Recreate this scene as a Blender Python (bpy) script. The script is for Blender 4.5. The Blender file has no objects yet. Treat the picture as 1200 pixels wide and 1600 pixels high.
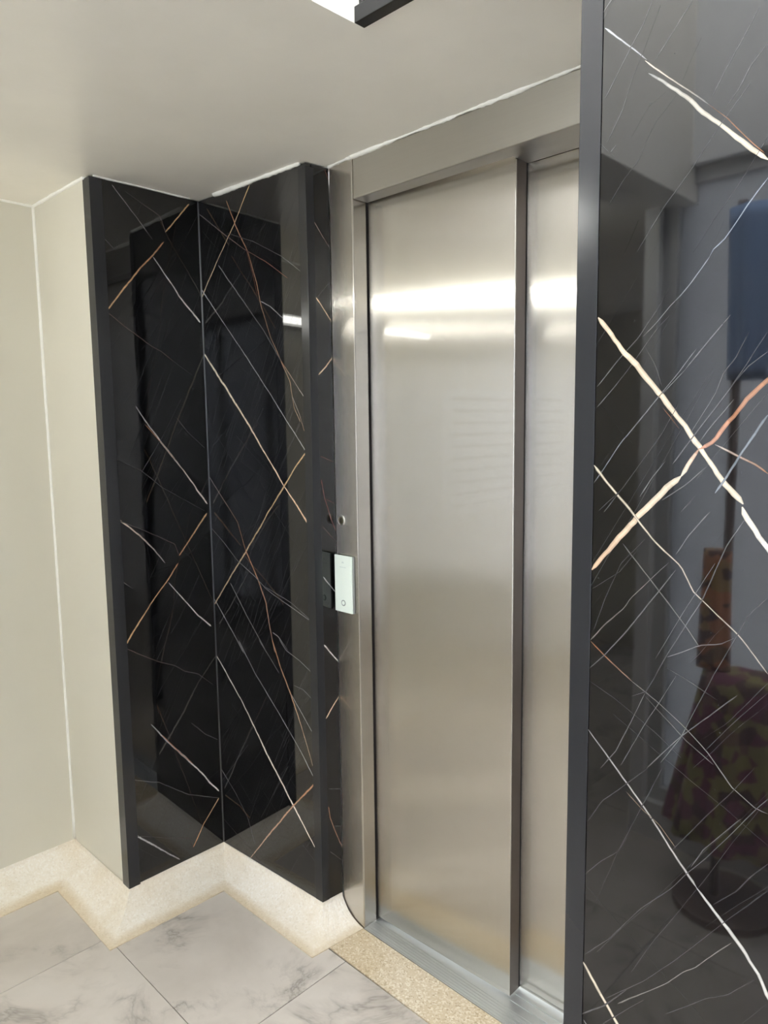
import bpy, bmesh, math, random
from mathutils import Vector, Matrix

# ------------------------------------------------------------------ camera, world, exposure
S = bpy.context.scene
COL = S.collection
CAM_YAW, CAM_PITCH, CAM_ROLL, CAM_F = 0.778064, -0.117120, -0.0125295, 1136.28
cam_data = bpy.data.cameras.new('camera')
cam_data.sensor_fit = 'VERTICAL'
cam_data.sensor_height = 36.0
cam_data.lens = CAM_F * 36.0 / 1600.0
cam_data.clip_start = 0.02
cam = bpy.data.objects.new('camera', cam_data)
COL.objects.link(cam)
_f = Vector((-math.sin(CAM_YAW) * math.cos(CAM_PITCH), math.cos(CAM_YAW) * math.cos(CAM_PITCH), math.sin(CAM_PITCH)))
_r = Vector((math.cos(CAM_YAW), math.sin(CAM_YAW), 0))
_u = _r.cross(_f)
_c, _s = math.cos(CAM_ROLL), math.sin(CAM_ROLL)
_r2, _u2 = _c * _r + _s * _u, -_s * _r + _c * _u
cam.matrix_world = Matrix(((_r2.x, _u2.x, -_f.x, 0), (_r2.y, _u2.y, -_f.y, 0), (_r2.z, _u2.z, -_f.z, 1.5), (0, 0, 0, 1)))
S.camera = cam

W = bpy.data.worlds.new('daylight')
S.world = W
W.use_nodes = True
_bg = W.node_tree.nodes['Background']
_bg.inputs[0].default_value = (0.92, 0.95, 1.0, 1)
_bg.inputs[1].default_value = WORLD_STRENGTH = 18.5
TUBE_LEFT, TUBE_BACK = 14.0, 110.0          # radiance of the two fluorescent tubes
S.view_settings.view_transform = 'Standard'
S.view_settings.look = 'None'
S.view_settings.gamma = 1.0
S.view_settings.use_curve_mapping = False
S.view_settings.exposure = 0.0
S.cycles.max_bounces = 14
S.cycles.diffuse_bounces = 8
S.cycles.glossy_bounces = 8
S.cycles.sample_clamp_indirect = 8.0
S.cycles.caustics_reflective = True
RNG = random.Random(7)

# ------------------------------------------------------------------ plan of the room (metres, floor at z = 0)
V0, V1, V2 = (-2.4814, 0.9448), (-2.0774, 0.9479), (-2.0795, 1.2956)
V3, V4, V5 = (-1.5823, 1.3211), (-1.5757, 1.3970), (-1.4736, 1.3901)
V6, V7 = (-1.4777, 1.4512), (-1.0043, 1.4659)
ZC, ZS, ZH = 2.211, 0.0696, 2.103          # low ceiling, top of skirting, underside of lift header
ZHI = 3.30                                  # rim of the open light well over the lobby
DX, DY = -0.4700, 0.82                      # front left edge of the right-hand pier
BACK = -0.80                                # wall behind the photographer
RIGHT = 1.60


# ------------------------------------------------------------------ helpers
def obj(name, bm, mat, parent=None, smooth=False, bevel=0.0, seg=2):
    me = bpy.data.meshes.new(name)
    if bm is not None:
        bm.normal_update()
        bm.to_mesh(me)
        bm.free()
    o = bpy.data.objects.new(name, me)
    COL.objects.link(o)
    if mat is not None:
        me.materials.append(mat)
    if parent is not None:
        o.parent = parent
    if smooth:
        for p in me.polygons:
            p.use_smooth = True
    if bevel:
        m = o.modifiers.new('edge', 'BEVEL')
        m.width = bevel
        m.segments = seg
        m.limit_method = 'ANGLE'
        m.angle_limit = 0.7
    return o


def struct(o):
    o['kind'] = 'structure'
    return o


def tag(o, label, cat, group=None):
    o['label'] = label
    o['category'] = cat
    if group:
        o['group'] = group
    return o


def thing(name, label, cat, loc=(0, 0, 0), group=None):
    o = bpy.data.objects.new(name, None)
    o.empty_display_size = 0.05
    COL.objects.link(o)
    o.location = loc
    return tag(o, label, cat, group)


def prism(bm, poly, z0, z1):
    a = [bm.verts.new((x, y, z0)) for x, y in poly]
    b = [bm.verts.new((x, y, z1)) for x, y in poly]
    n = len(poly)
    for i in range(n):
        j = (i + 1) % n
        bm.faces.new((a[i], a[j], b[j], b[i]))
    bm.faces.new(a[::-1])
    bm.faces.new(b)
    bmesh.ops.recalc_face_normals(bm, faces=bm.faces)
    return bm


def box(x0, x1, y0, y1, z0, z1, bm=None):
    bm = bm or bmesh.new()
    return prism(bm, [(x0, y0), (x1, y0), (x1, y1), (x0, y1)], z0, z1)


def tube(bm, pts, radii, n=8, cap=True):
    rings = []
    up = Vector((0, 0, 1))
    for i, p in enumerate(pts):
        p = Vector(p)
        d = (Vector(pts[min(i + 1, len(pts) - 1)]) - Vector(pts[max(i - 1, 0)])).normalized()
        a = d.cross(up)
        if a.length < 1e-3:
            a = Vector((1, 0, 0))
        a.normalize()
        b = a.cross(d)
        r = radii[i] if hasattr(radii, '__len__') else radii
        rings.append([bm.verts.new(p + r * (math.cos(t) * a + math.sin(t) * b)) for t in [2 * math.pi * k / n for k in range(n)]])
    for q, w in zip(rings, rings[1:]):
        for k in range(n):
            bm.faces.new((q[k], q[(k + 1) % n], w[(k + 1) % n], w[k]))
    if cap:
        bm.faces.new(rings[0][::-1])
        bm.faces.new(rings[-1])
    bmesh.ops.recalc_face_normals(bm, faces=bm.faces)
    return bm


def lathe_y(bm, prof, cx, cz, n=32):
    """rings round the y axis: prof = [(radius, y)]"""
    rings = [[bm.verts.new((cx + r * math.cos(t), y, cz + r * math.sin(t))) for t in [2 * math.pi * k / n for k in range(n)]] for r, y in prof]
    for q, w in zip(rings, rings[1:]):
        for k in range(n):
            bm.faces.new((q[k], q[(k + 1) % n], w[(k + 1) % n], w[k]))
    bm.faces.new(rings[-1])
    bm.faces.new(rings[0][::-1])
    bmesh.ops.recalc_face_normals(bm, faces=bm.faces)
    return bm


# ------------------------------------------------------------------ materials
class NT:
    def __init__(self, name):
        self.m = bpy.data.materials.new(name)
        self.m.use_nodes = True
        self.t = self.m.node_tree
        self.p = self.t.nodes['Principled BSDF']

    def n(self, kind, **kw):
        nd = self.t.nodes.new(kind)
        for k, v in kw.items():
            if k.startswith('i_'):
                nd.inputs[k[2:].replace('_', ' ')].default_value = v
            else:
                setattr(nd, k, v)
        return nd

    def l(self, a, b):
        self.t.links.new(a, b)

    def set(self, **kw):
        for k, v in kw.items():
            self.p.inputs[k.replace('_', ' ')].default_value = v
        return self

    def ramp(self, stops):
        r = self.n('ShaderNodeValToRGB')
        e = r.color_ramp.elements
        while len(e) < len(stops):
            e.new(0.5)
        for el, (pos, c) in zip(e, stops):
            el.position = pos
            el.color = (c[0], c[1], c[2], 1)
        return r

    def coords(self, scale=(1, 1, 1), rnd=False):
        g = self.n('ShaderNodeNewGeometry')
        mp = self.n('ShaderNodeMapping')
        mp.inputs['Scale'].default_value = scale
        self.l(g.outputs['Position'], mp.inputs['Vector'])
        if rnd:
            oi = self.n('ShaderNodeObjectInfo')
            mu = self.n('ShaderNodeMath', operation='MULTIPLY')
            mu.inputs[1].default_value = 37.0
            self.l(oi.outputs['Random'], mu.inputs[0])
            self.l(mu.outputs[0], mp.inputs['Location'])
        return mp.outputs[0]

    def noise(self, vec, scale, detail=3, rough=0.55, dist=0.0):
        nd = self.n('ShaderNodeTexNoise')
        nd.inputs['Scale'].default_value = scale
        nd.inputs['Detail'].default_value = detail
        nd.inputs['Roughness'].default_value = rough
        nd.inputs['Distortion'].default_value = dist
        self.l(vec, nd.inputs['Vector'])
        return nd

    def bump(self, h, strength, distance=0.002):
        b = self.n('ShaderNodeBump')
        b.inputs['Strength'].default_value = strength
        b.inputs['Distance'].default_value = distance
        self.l(h, b.inputs['Height'])
        self.l(b.outputs[0], self.p.inputs['Normal'])


def paint(name, col, rough, var=0.04, bump=0.15, scale=3.0, spec=0.5):
    t = NT(name)
    v = t.coords()
    nz = t.noise(v, scale, 4)
    r = t.ramp([(0.3, [c * (1 - var) for c in col]), (0.7, [min(1, c * (1 + var)) for c in col])])
    t.l(nz.outputs[0], r.inputs[0])
    t.l(r.outputs[0], t.p.inputs['Base Color'])
    t.set(Roughness=rough, Specular_IOR_Level=spec)
    if bump:
        t.bump(t.noise(v, 6.0, 3).outputs[0], bump, 0.004)
    return t.m


def plain(name, col, rough, metallic=0.0, **kw):
    t = NT(name)
    t.p.inputs['Base Color'].default_value = (*col, 1)
    t.set(Roughness=rough, Metallic=metallic, **kw)
    return t.m


def steel(name, col, rough, aniso, rot=0.0, coat=0.0, wave=0.0, groove=0.0):
    t = NT(name)
    v = t.coords((220, 220, 1.2) if rot == 0 else (1.2, 220, 220))
    nz = t.noise(v, 1.0, 2)
    big = t.noise(t.coords((3.0, 3.0, 1.2)), 1.0, 3)
    r = t.ramp([(0.25, [c * 0.97 for c in col]), (0.75, [min(1, c * 1.02) for c in col])])
    ad = t.n('ShaderNodeMath', operation='MULTIPLY_ADD')
    ad.inputs[1].default_value = 0.6
    t.l(nz.outputs[0], ad.inputs[0])
    mm = t.n('ShaderNodeMath', operation='MULTIPLY')
    mm.inputs[1].default_value = 0.4
    t.l(big.outputs[0], mm.inputs[0])
    t.l(mm.outputs[0], ad.inputs[2])
    t.l(ad.outputs[0], r.inputs[0])
    t.l(r.outputs[0], t.p.inputs['Base Color'])
    tg = t.n('ShaderNodeTangent', direction_type='RADIAL', axis='Z')
    t.l(tg.outputs[0], t.p.inputs['Tangent'])
    t.set(Roughness=rough, Metallic=1.0, Anisotropic=aniso, Anisotropic_Rotation=rot)
    if groove:
        # brushed vertical grooves: the normal swings sideways, far finer than a pixel
        g = t.n('ShaderNodeNewGeometry')
        sx = t.n('ShaderNodeSeparateXYZ')
        t.l(g.outputs['Position'], sx.inputs[0])
        parts = []
        for k in (9100.0, 5300.0):
            m_ = t.n('ShaderNodeMath', operation='MULTIPLY')
            m_.inputs[1].default_value = k
            t.l(sx.outputs[0], m_.inputs[0])
            w_ = t.n('ShaderNodeTexWhiteNoise', noise_dimensions='1D')
            t.l(m_.outputs[0], w_.inputs['W'])
            parts.append(w_.outputs['Value'])
        sm = t.n('ShaderNodeMath', operation='ADD')
        t.l(parts[0], sm.inputs[0])
        t.l(parts[1], sm.inputs[1])
        sc = t.n('ShaderNodeMath', operation='MULTIPLY_ADD')
        sc.inputs[1].default_value = groove
        sc.inputs[2].default_value = -groove
        t.l(sm.outputs[0], sc.inputs[0])
        cb = t.n('ShaderNodeCombineXYZ')
        t.l(sc.outputs[0], cb.inputs[0])
        va = t.n('ShaderNodeVectorMath', operation='ADD')
        t.l(g.outputs['Normal'], va.inputs[0])
        t.l(cb.outputs[0], va.inputs[1])
        vn = t.n('ShaderNodeVectorMath', operation='NORMALIZE')
        t.l(va.outputs[0], vn.inputs[0])
        t.l(vn.outputs[0], t.p.inputs['Normal'])
    if coat:
        t.set(Coat_Weight=coat, Coat_Roughness=0.035, Coat_IOR=1.4)
    if wave:
        t.bump(t.noise(t.coords((1, 1, 1)), 2.2, 1).outputs[0], wave, 0.01)
    return t.m


def black_marble(name):
    t = NT(name)
    at = t.n('ShaderNodeAttribute', attribute_name='vein')
    v = t.coords()
    nz = t.noise(v, 9.0, 5)
    sp = t.noise(v, 160.0, 1)
    r = t.ramp([(0.35, (0.0030, 0.0031, 0.0040)), (0.75, (0.0068, 0.0065, 0.0070))])
    t.l(nz.outputs[0], r.inputs[0])
    r2 = t.ramp([(0.0, (0, 0, 0)), (0.79, (0, 0, 0)), (0.84, (0.03, 0.03, 0.03))])
    t.l(sp.outputs[0], r2.inputs[0])
    add = t.n('ShaderNodeMixRGB', blend_type='ADD')
    add.inputs[0].default_value = 1
    t.l(r.outputs[0], add.inputs[1])
    t.l(r2.outputs[0], add.inputs[2])
    mx = t.n('ShaderNodeMixRGB')
    t.l(at.outputs['Alpha'], mx.inputs[0])
    t.l(add.outputs[0], mx.inputs[1])
    t.l(at.outputs['Color'], mx.inputs[2])
    t.l(mx.outputs[0], t.p.inputs['Base Color'])
    t.set(Roughness=0.035, IOR=1.62)
    return t.m


def terrazzo(name, base, dark, light, scale, rough=0.45, dirt=True):
    t = NT(name)
    v = t.coords()
    vo = t.n('ShaderNodeTexVoronoi')
    vo.inputs['Scale'].default_value = scale
    t.l(v, vo.inputs['Vector'])
    sep = t.n('ShaderNodeSeparateColor')
    t.l(vo.outputs['Color'], sep.inputs[0])
    r = t.ramp([(0.0, dark), (0.18, base), (0.6, base), (1.0, light)])
    t.l(sep.outputs[0], r.inputs[0])
    nz = t.noise(v, 4.5, 5, 0.6)
    r2 = t.ramp([(0.3, (0.88, 0.83, 0.74)), (0.62, (1, 1, 1))])
    t.l(nz.outputs[0], r2.inputs[0])
    mx = t.n('ShaderNodeMixRGB', blend_type='MULTIPLY')
    mx.inputs[0].default_value = 1
    t.l(r.outputs[0], mx.inputs[1])
    t.l(r2.outputs[0], mx.inputs[2])
    # brown dirt line where the cast edge meets the floor, and worn stains
    sx = t.n('ShaderNodeSeparateXYZ')
    t.l(v, sx.inputs[0])
    zn = t.n('ShaderNodeMath', operation='MULTIPLY_ADD')
    zn.inputs[1].default_value = 0.012
    zn.inputs[2].default_value = 0.0
    t.l(nz.outputs[0], zn.inputs[0])
    zs = t.n('ShaderNodeMath', operation='SUBTRACT')
    t.l(sx.outputs[2], zs.inputs[0])
    t.l(zn.outputs[0], zs.inputs[1])
    zr = t.n('ShaderNodeMapRange')
    zr.inputs['From Min'].default_value = -0.004
    zr.inputs['From Max'].default_value = 0.0015
    t.l(zs.outputs[0], zr.inputs['Value'])
    rz = t.ramp([(0.0, (0.78, 0.70, 0.57)), (1.0, (1, 1, 1))])
    t.l(zr.outputs[0], rz.inputs[0])
    m2 = t.n('ShaderNodeMixRGB', blend_type='MULTIPLY')
    m2.inputs[0].default_value = 1 if dirt else 0
    t.l(mx.outputs[0], m2.inputs[1])
    t.l(rz.outputs[0], m2.inputs[2])
    t.l(m2.outputs[0], t.p.inputs['Base Color'])
    t.set(Roughness=rough)
    t.bump(t.noise(v, 40.0, 4).outputs[0], 0.25, 0.003)
    return t.m


def tile_marble(name):
    t = NT(name)
    v = t.coords(rnd=True)
    base = t.noise(v, 2.6, 5, 0.6, 0.3)
    r = t.ramp([(0.25, (0.43, 0.388, 0.335)), (0.5, (0.535, 0.488, 0.428)), (0.75, (0.59, 0.545, 0.485))])
    t.l(base.outputs[0], r.inputs[0])
    vn = t.noise(v, 2.1, 6, 0.62, 1.1)
    # thin dark veins where the noise crosses its middle, broken up by a second noise
    sub = t.n('ShaderNodeMath', operation='SUBTRACT')
    sub.inputs[1].default_value = 0.5
    t.l(vn.outputs[0], sub.inputs[0])
    ab = t.n('ShaderNodeMath', operation='ABSOLUTE')
    t.l(sub.outputs[0], ab.inputs[0])
    rv = t.ramp([(0.0, (0.9, 0.9, 0.9)), (0.014, (0.45, 0.45, 0.45)), (0.06, (0, 0, 0))])
    t.l(ab.outputs[0], rv.inputs[0])
    br = t.noise(v, 5.0, 3)
    rb = t.ramp([(0.46, (0, 0, 0)), (0.66, (1, 1, 1))])
    t.l(br.outputs[0], rb.inputs[0])
    mu = t.n('ShaderNodeMath', operation='MULTIPLY')
    t.l(rv.outputs[0], mu.inputs[0])
    t.l(rb.outputs[0], mu.inputs[1])
    mx = t.n('ShaderNodeMixRGB')
    t.l(mu.outputs[0], mx.inputs[0])
    t.l(r.outputs[0], mx.inputs[1])
    mx.inputs[2].default_value = (0.24, 0.215, 0.185, 1)
    t.l(mx.outputs[0], t.p.inputs['Base Color'])
    t.set(Roughness=0.3, Specular_IOR_Level=0.45)
    return t.m


def emit(name, col, strength):
    t = NT(name)
    t.set(Emission_Strength=strength)
    t.p.inputs['Emission Color'].default_value = (*col, 1)
    t.p.inputs['Base Color'].default_value = (0.8, 0.8, 0.8, 1)
    return t.m


def frosted(name, col):
    t = NT(name)
    tr = t.n('ShaderNodeBsdfTranslucent')
    tr.inputs[0].default_value = (*col, 1)
    gl = t.n('ShaderNodeBsdfGlossy')
    gl.inputs['Roughness'].default_value = 0.15
    mx = t.n('ShaderNodeMixShader')
    mx.inputs[0].default_value = 0.05
    t.l(tr.outputs[0], mx.inputs[1])
    t.l(gl.outputs[0], mx.inputs[2])
    t.l(mx.outputs[0], t.t.nodes['Material Output'].inputs['Surface'])
    return t.m


M = dict(
    cream=paint('cream_gloss_paint', (0.66, 0.63, 0.53), 0.30, 0.02, 0.05, 2.0),
    ceiling=paint('cream_ceiling_enamel', (0.85, 0.815, 0.725), 0.27, 0.05, 0.22, 2.5),
    white=paint('white_wall_paint', (0.84, 0.84, 0.82), 0.5, 0.02, 0.05),
    plaster=paint('white_joint_filler', (0.88, 0.87, 0.80), 0.6, 0.04, 0.3, 30.0),
    marble=black_marble('black_gold_marble'),
    trim=plain('black_anodised_profile', (0.016, 0.017, 0.020), 0.18, IOR=1.5),
    silver=plain('silver_profile', (0.09, 0.09, 0.095), 0.30, 1.0),
    steel_v=steel('brushed_steel_vertical', (0.585, 0.553, 0.50), 0.21, 1.0, 0.0, 1.0, 0.0, 0.50),
    steel_h=steel('brushed_steel_header', (0.41, 0.395, 0.36), 0.42, 0.6, 0.25),
    steel_edge=plain('bare_steel_edge', (0.72, 0.70, 0.65), 0.3, 1.0),
    leaf_edge=plain('brown_steel_return', (0.20, 0.175, 0.16), 0.42, 1.0),
    sill=steel('ribbed_aluminium', (0.54, 0.56, 0.56), 0.45, 0.3),
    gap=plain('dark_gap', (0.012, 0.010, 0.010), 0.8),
    cove=terrazzo('cream_terrazzo', (0.84, 0.785, 0.68), (0.77, 0.71, 0.60), (0.89, 0.855, 0.78), 210),
    threshold=terrazzo('yellow_terrazzo', (0.57, 0.48, 0.34), (0.42, 0.335, 0.22), (0.72, 0.66, 0.53), 230, 0.6, False),
    tile=tile_marble('grey_white_marble_tile'),
    grout_light=paint('grey_concrete', (0.36, 0.35, 0.33), 0.9, 0.1),
    grout=plain('dark_grout', (0.13, 0.115, 0.10), 0.9),
    panel_white=plain('white_call_plate', (0.78, 0.86, 0.78), 0.22),
    panel_grey=plain('grey_call_box', (0.36, 0.37, 0.36), 0.4, 0.4),
    print_grey=plain('grey_print', (0.24, 0.27, 0.26), 0.5),
    brass=plain('dull_brass', (0.34, 0.30, 0.20), 0.35, 1.0),
    black_gloss=plain('black_gloss_enamel', (0.006, 0.006, 0.007), 0.16),
    tube_left=emit('lit_tube_left', (1.0, 0.99, 0.93), TUBE_LEFT),
    tube_back=emit('lit_tube_back', (0.98, 1.0, 0.95), TUBE_BACK),
    glazing=frosted('frosted_glass', (0.50, 0.51, 0.53)),
    window_grey=plain('white_window_frame', (0.62, 0.62, 0.60), 0.4),
    lamp_body=plain('white_lamp_body', (0.8, 0.8, 0.78), 0.4),
    blue=plain('blue_cloth', (0.32, 0.46, 0.72), 0.8),
    wood=plain('brown_wood', (0.26, 0.19, 0.15), 0.5),
)

# gold and white veins of the marble: (points along the face, z), widths in mm, start colour, end colour
VEINS_A = [
 ([(1.2636,2.1948),(1.2154,2.1392),(1.177,2.0948)],(3.5,2.4),(0.686,0.436,0.23),(0.686,0.436,0.23)),
 ([(1.1707,2.0658),(1.1493,2.0398),(1.1316,2.0193),(1.0869,1.9747),(1.0294,1.9062),(0.9766,1.8401)],(2.4,4.55),(0.556,0.276,0.152),(0.686,0.436,0.23)),
 ([(1.0138,2.198),(1.0825,2.1244),(1.1065,2.0971),(1.1341,2.0656)],(2.58,1.69),(0.293,0.284,0.284),(0.156,0.15,0.156)),
 ([(1.1315,2.0164),(1.1723,1.9656),(1.2013,1.93),(1.2142,1.9101),(1.231,1.8935),(1.2859,1.8366)],(2.03,4.67),(0.48,0.468,0.468),(0.911,0.868,0.81)),
 ([(0.9766,1.8401),(1.0267,1.8045),(1.1139,1.7501),(1.1467,1.7359),(1.1832,1.7103)],(2.11,2.1),(0.11,0.073,0.065),(0.11,0.073,0.065)),
 ([(1.1832,1.7103),(1.2486,1.6695)],(1.75,1.43),(0.08,0.076,0.08),(0.08,0.076,0.08)),
 ([(0.9742,2.0512),(1.0112,2.018)],(2.25,1.63),(0.156,0.15,0.156),(0.08,0.076,0.08)),
 ([(1.0517,2.1893),(1.11,2.1613),(1.1612,2.1392),(1.1771,2.0978)],(1.64,1.71),(0.08,0.076,0.08),(0.11,0.073,0.065)),
 ([(1.0518,1.5716),(1.0817,1.5219)],(1.69,2.06),(0.156,0.15,0.156),(0.293,0.284,0.284)),
 ([(1.0513,1.569),(1.0928,1.5082),(1.1463,1.4384),(1.2022,1.369),(1.2419,1.3152),(1.249,1.3009),(1.284,1.2541)],(2.03,4.8),(0.293,0.284,0.284),(0.951,0.823,0.729)),
 ([(1.0792,1.5148),(1.1327,1.4553),(1.1811,1.397)],(1.54,1.6),(0.556,0.276,0.152),(0.556,0.276,0.152)),
 ([(1.281,1.2248),(1.2266,1.1603),(1.1735,1.0974)],(4.07,2.52),(0.686,0.436,0.23),(0.556,0.276,0.152)),
 ([(1.1685,1.0739),(1.1245,1.0186),(1.0859,0.9806),(1.025,0.9075),(0.9765,0.8441)],(2.88,4.81),(0.556,0.276,0.152),(0.686,0.436,0.23)),
 ([(0.9755,1.2374),(1.0467,1.1744),(1.0867,1.1295),(1.124,1.0803)],(3.7,1.78),(0.748,0.601,0.476),(0.293,0.284,0.284)),
 ([(1.1319,1.0174),(1.1961,0.9363),(1.2332,0.89),(1.2796,0.8443)],(2.32,5.65),(0.48,0.468,0.468),(0.911,0.868,0.81)),
 ([(0.972,1.2346),(1.0479,1.1973),(1.1031,1.1678),(1.1604,1.1371),(1.1721,1.1011)],(2.01,1.8),(0.08,0.076,0.08),(0.11,0.073,0.065)),
 ([(0.9791,1.4152),(1.0578,1.3764),(1.1256,1.3197),(1.1977,1.2772),(1.2734,1.2326)],(1.67,1.84),(0.08,0.076,0.08),(0.08,0.076,0.08)),
 ([(0.9747,1.0496),(1.0137,1.0168)],(2.38,1.72),(0.156,0.15,0.156),(0.08,0.076,0.08)),
 ([(1.1845,1.5373),(1.2235,1.4902),(1.2831,1.4376)],(1.41,1.46),(0.08,0.076,0.08),(0.08,0.076,0.08)),
 ([(1.206,1.594),(1.1337,1.475),(1.0572,1.3667)],(1.42,1.37),(0.08,0.076,0.08),(0.08,0.076,0.08)),
 ([(1.0472,0.5755),(1.0978,0.5033),(1.1663,0.4189),(1.2341,0.3318),(1.2461,0.3098),(1.2836,0.2609)],(2.14,5.81),(0.293,0.284,0.284),(0.911,0.868,0.81)),
 ([(1.0833,0.5269),(1.1355,0.4588),(1.19,0.3912)],(1.62,1.69),(0.556,0.276,0.152),(0.556,0.276,0.152)),
 ([(1.2825,0.2369),(1.2222,0.1722),(1.176,0.1037)],(3.49,2.27),(0.686,0.436,0.23),(0.556,0.276,0.152)),
 ([(0.9757,0.2341),(1.0334,0.1748),(1.1247,0.083)],(4.25,2.24),(0.48,0.468,0.468),(0.293,0.284,0.284)),
 ([(0.9819,0.4135),(1.0636,0.3756),(1.1684,0.2933),(1.2825,0.2369)],(1.76,1.94),(0.08,0.076,0.08),(0.156,0.15,0.156)),
 ([(0.9746,0.84),(1.0807,0.7718),(1.1418,0.7419),(1.1728,0.7153),(1.2215,0.6952),(1.2789,0.6414)],(2.4,1.9),(0.11,0.073,0.065),(0.08,0.076,0.08)),
 ([(1.1886,0.5354),(1.241,0.4798),(1.2875,0.4449)],(2.23,1.92),(0.08,0.076,0.08),(0.156,0.15,0.156)),
 ([(0.9755,0.2304),(1.0809,0.1794),(1.1651,0.1404),(1.1758,0.0998)],(1.77,1.89),(0.08,0.076,0.08),(0.11,0.073,0.065)),
]
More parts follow.
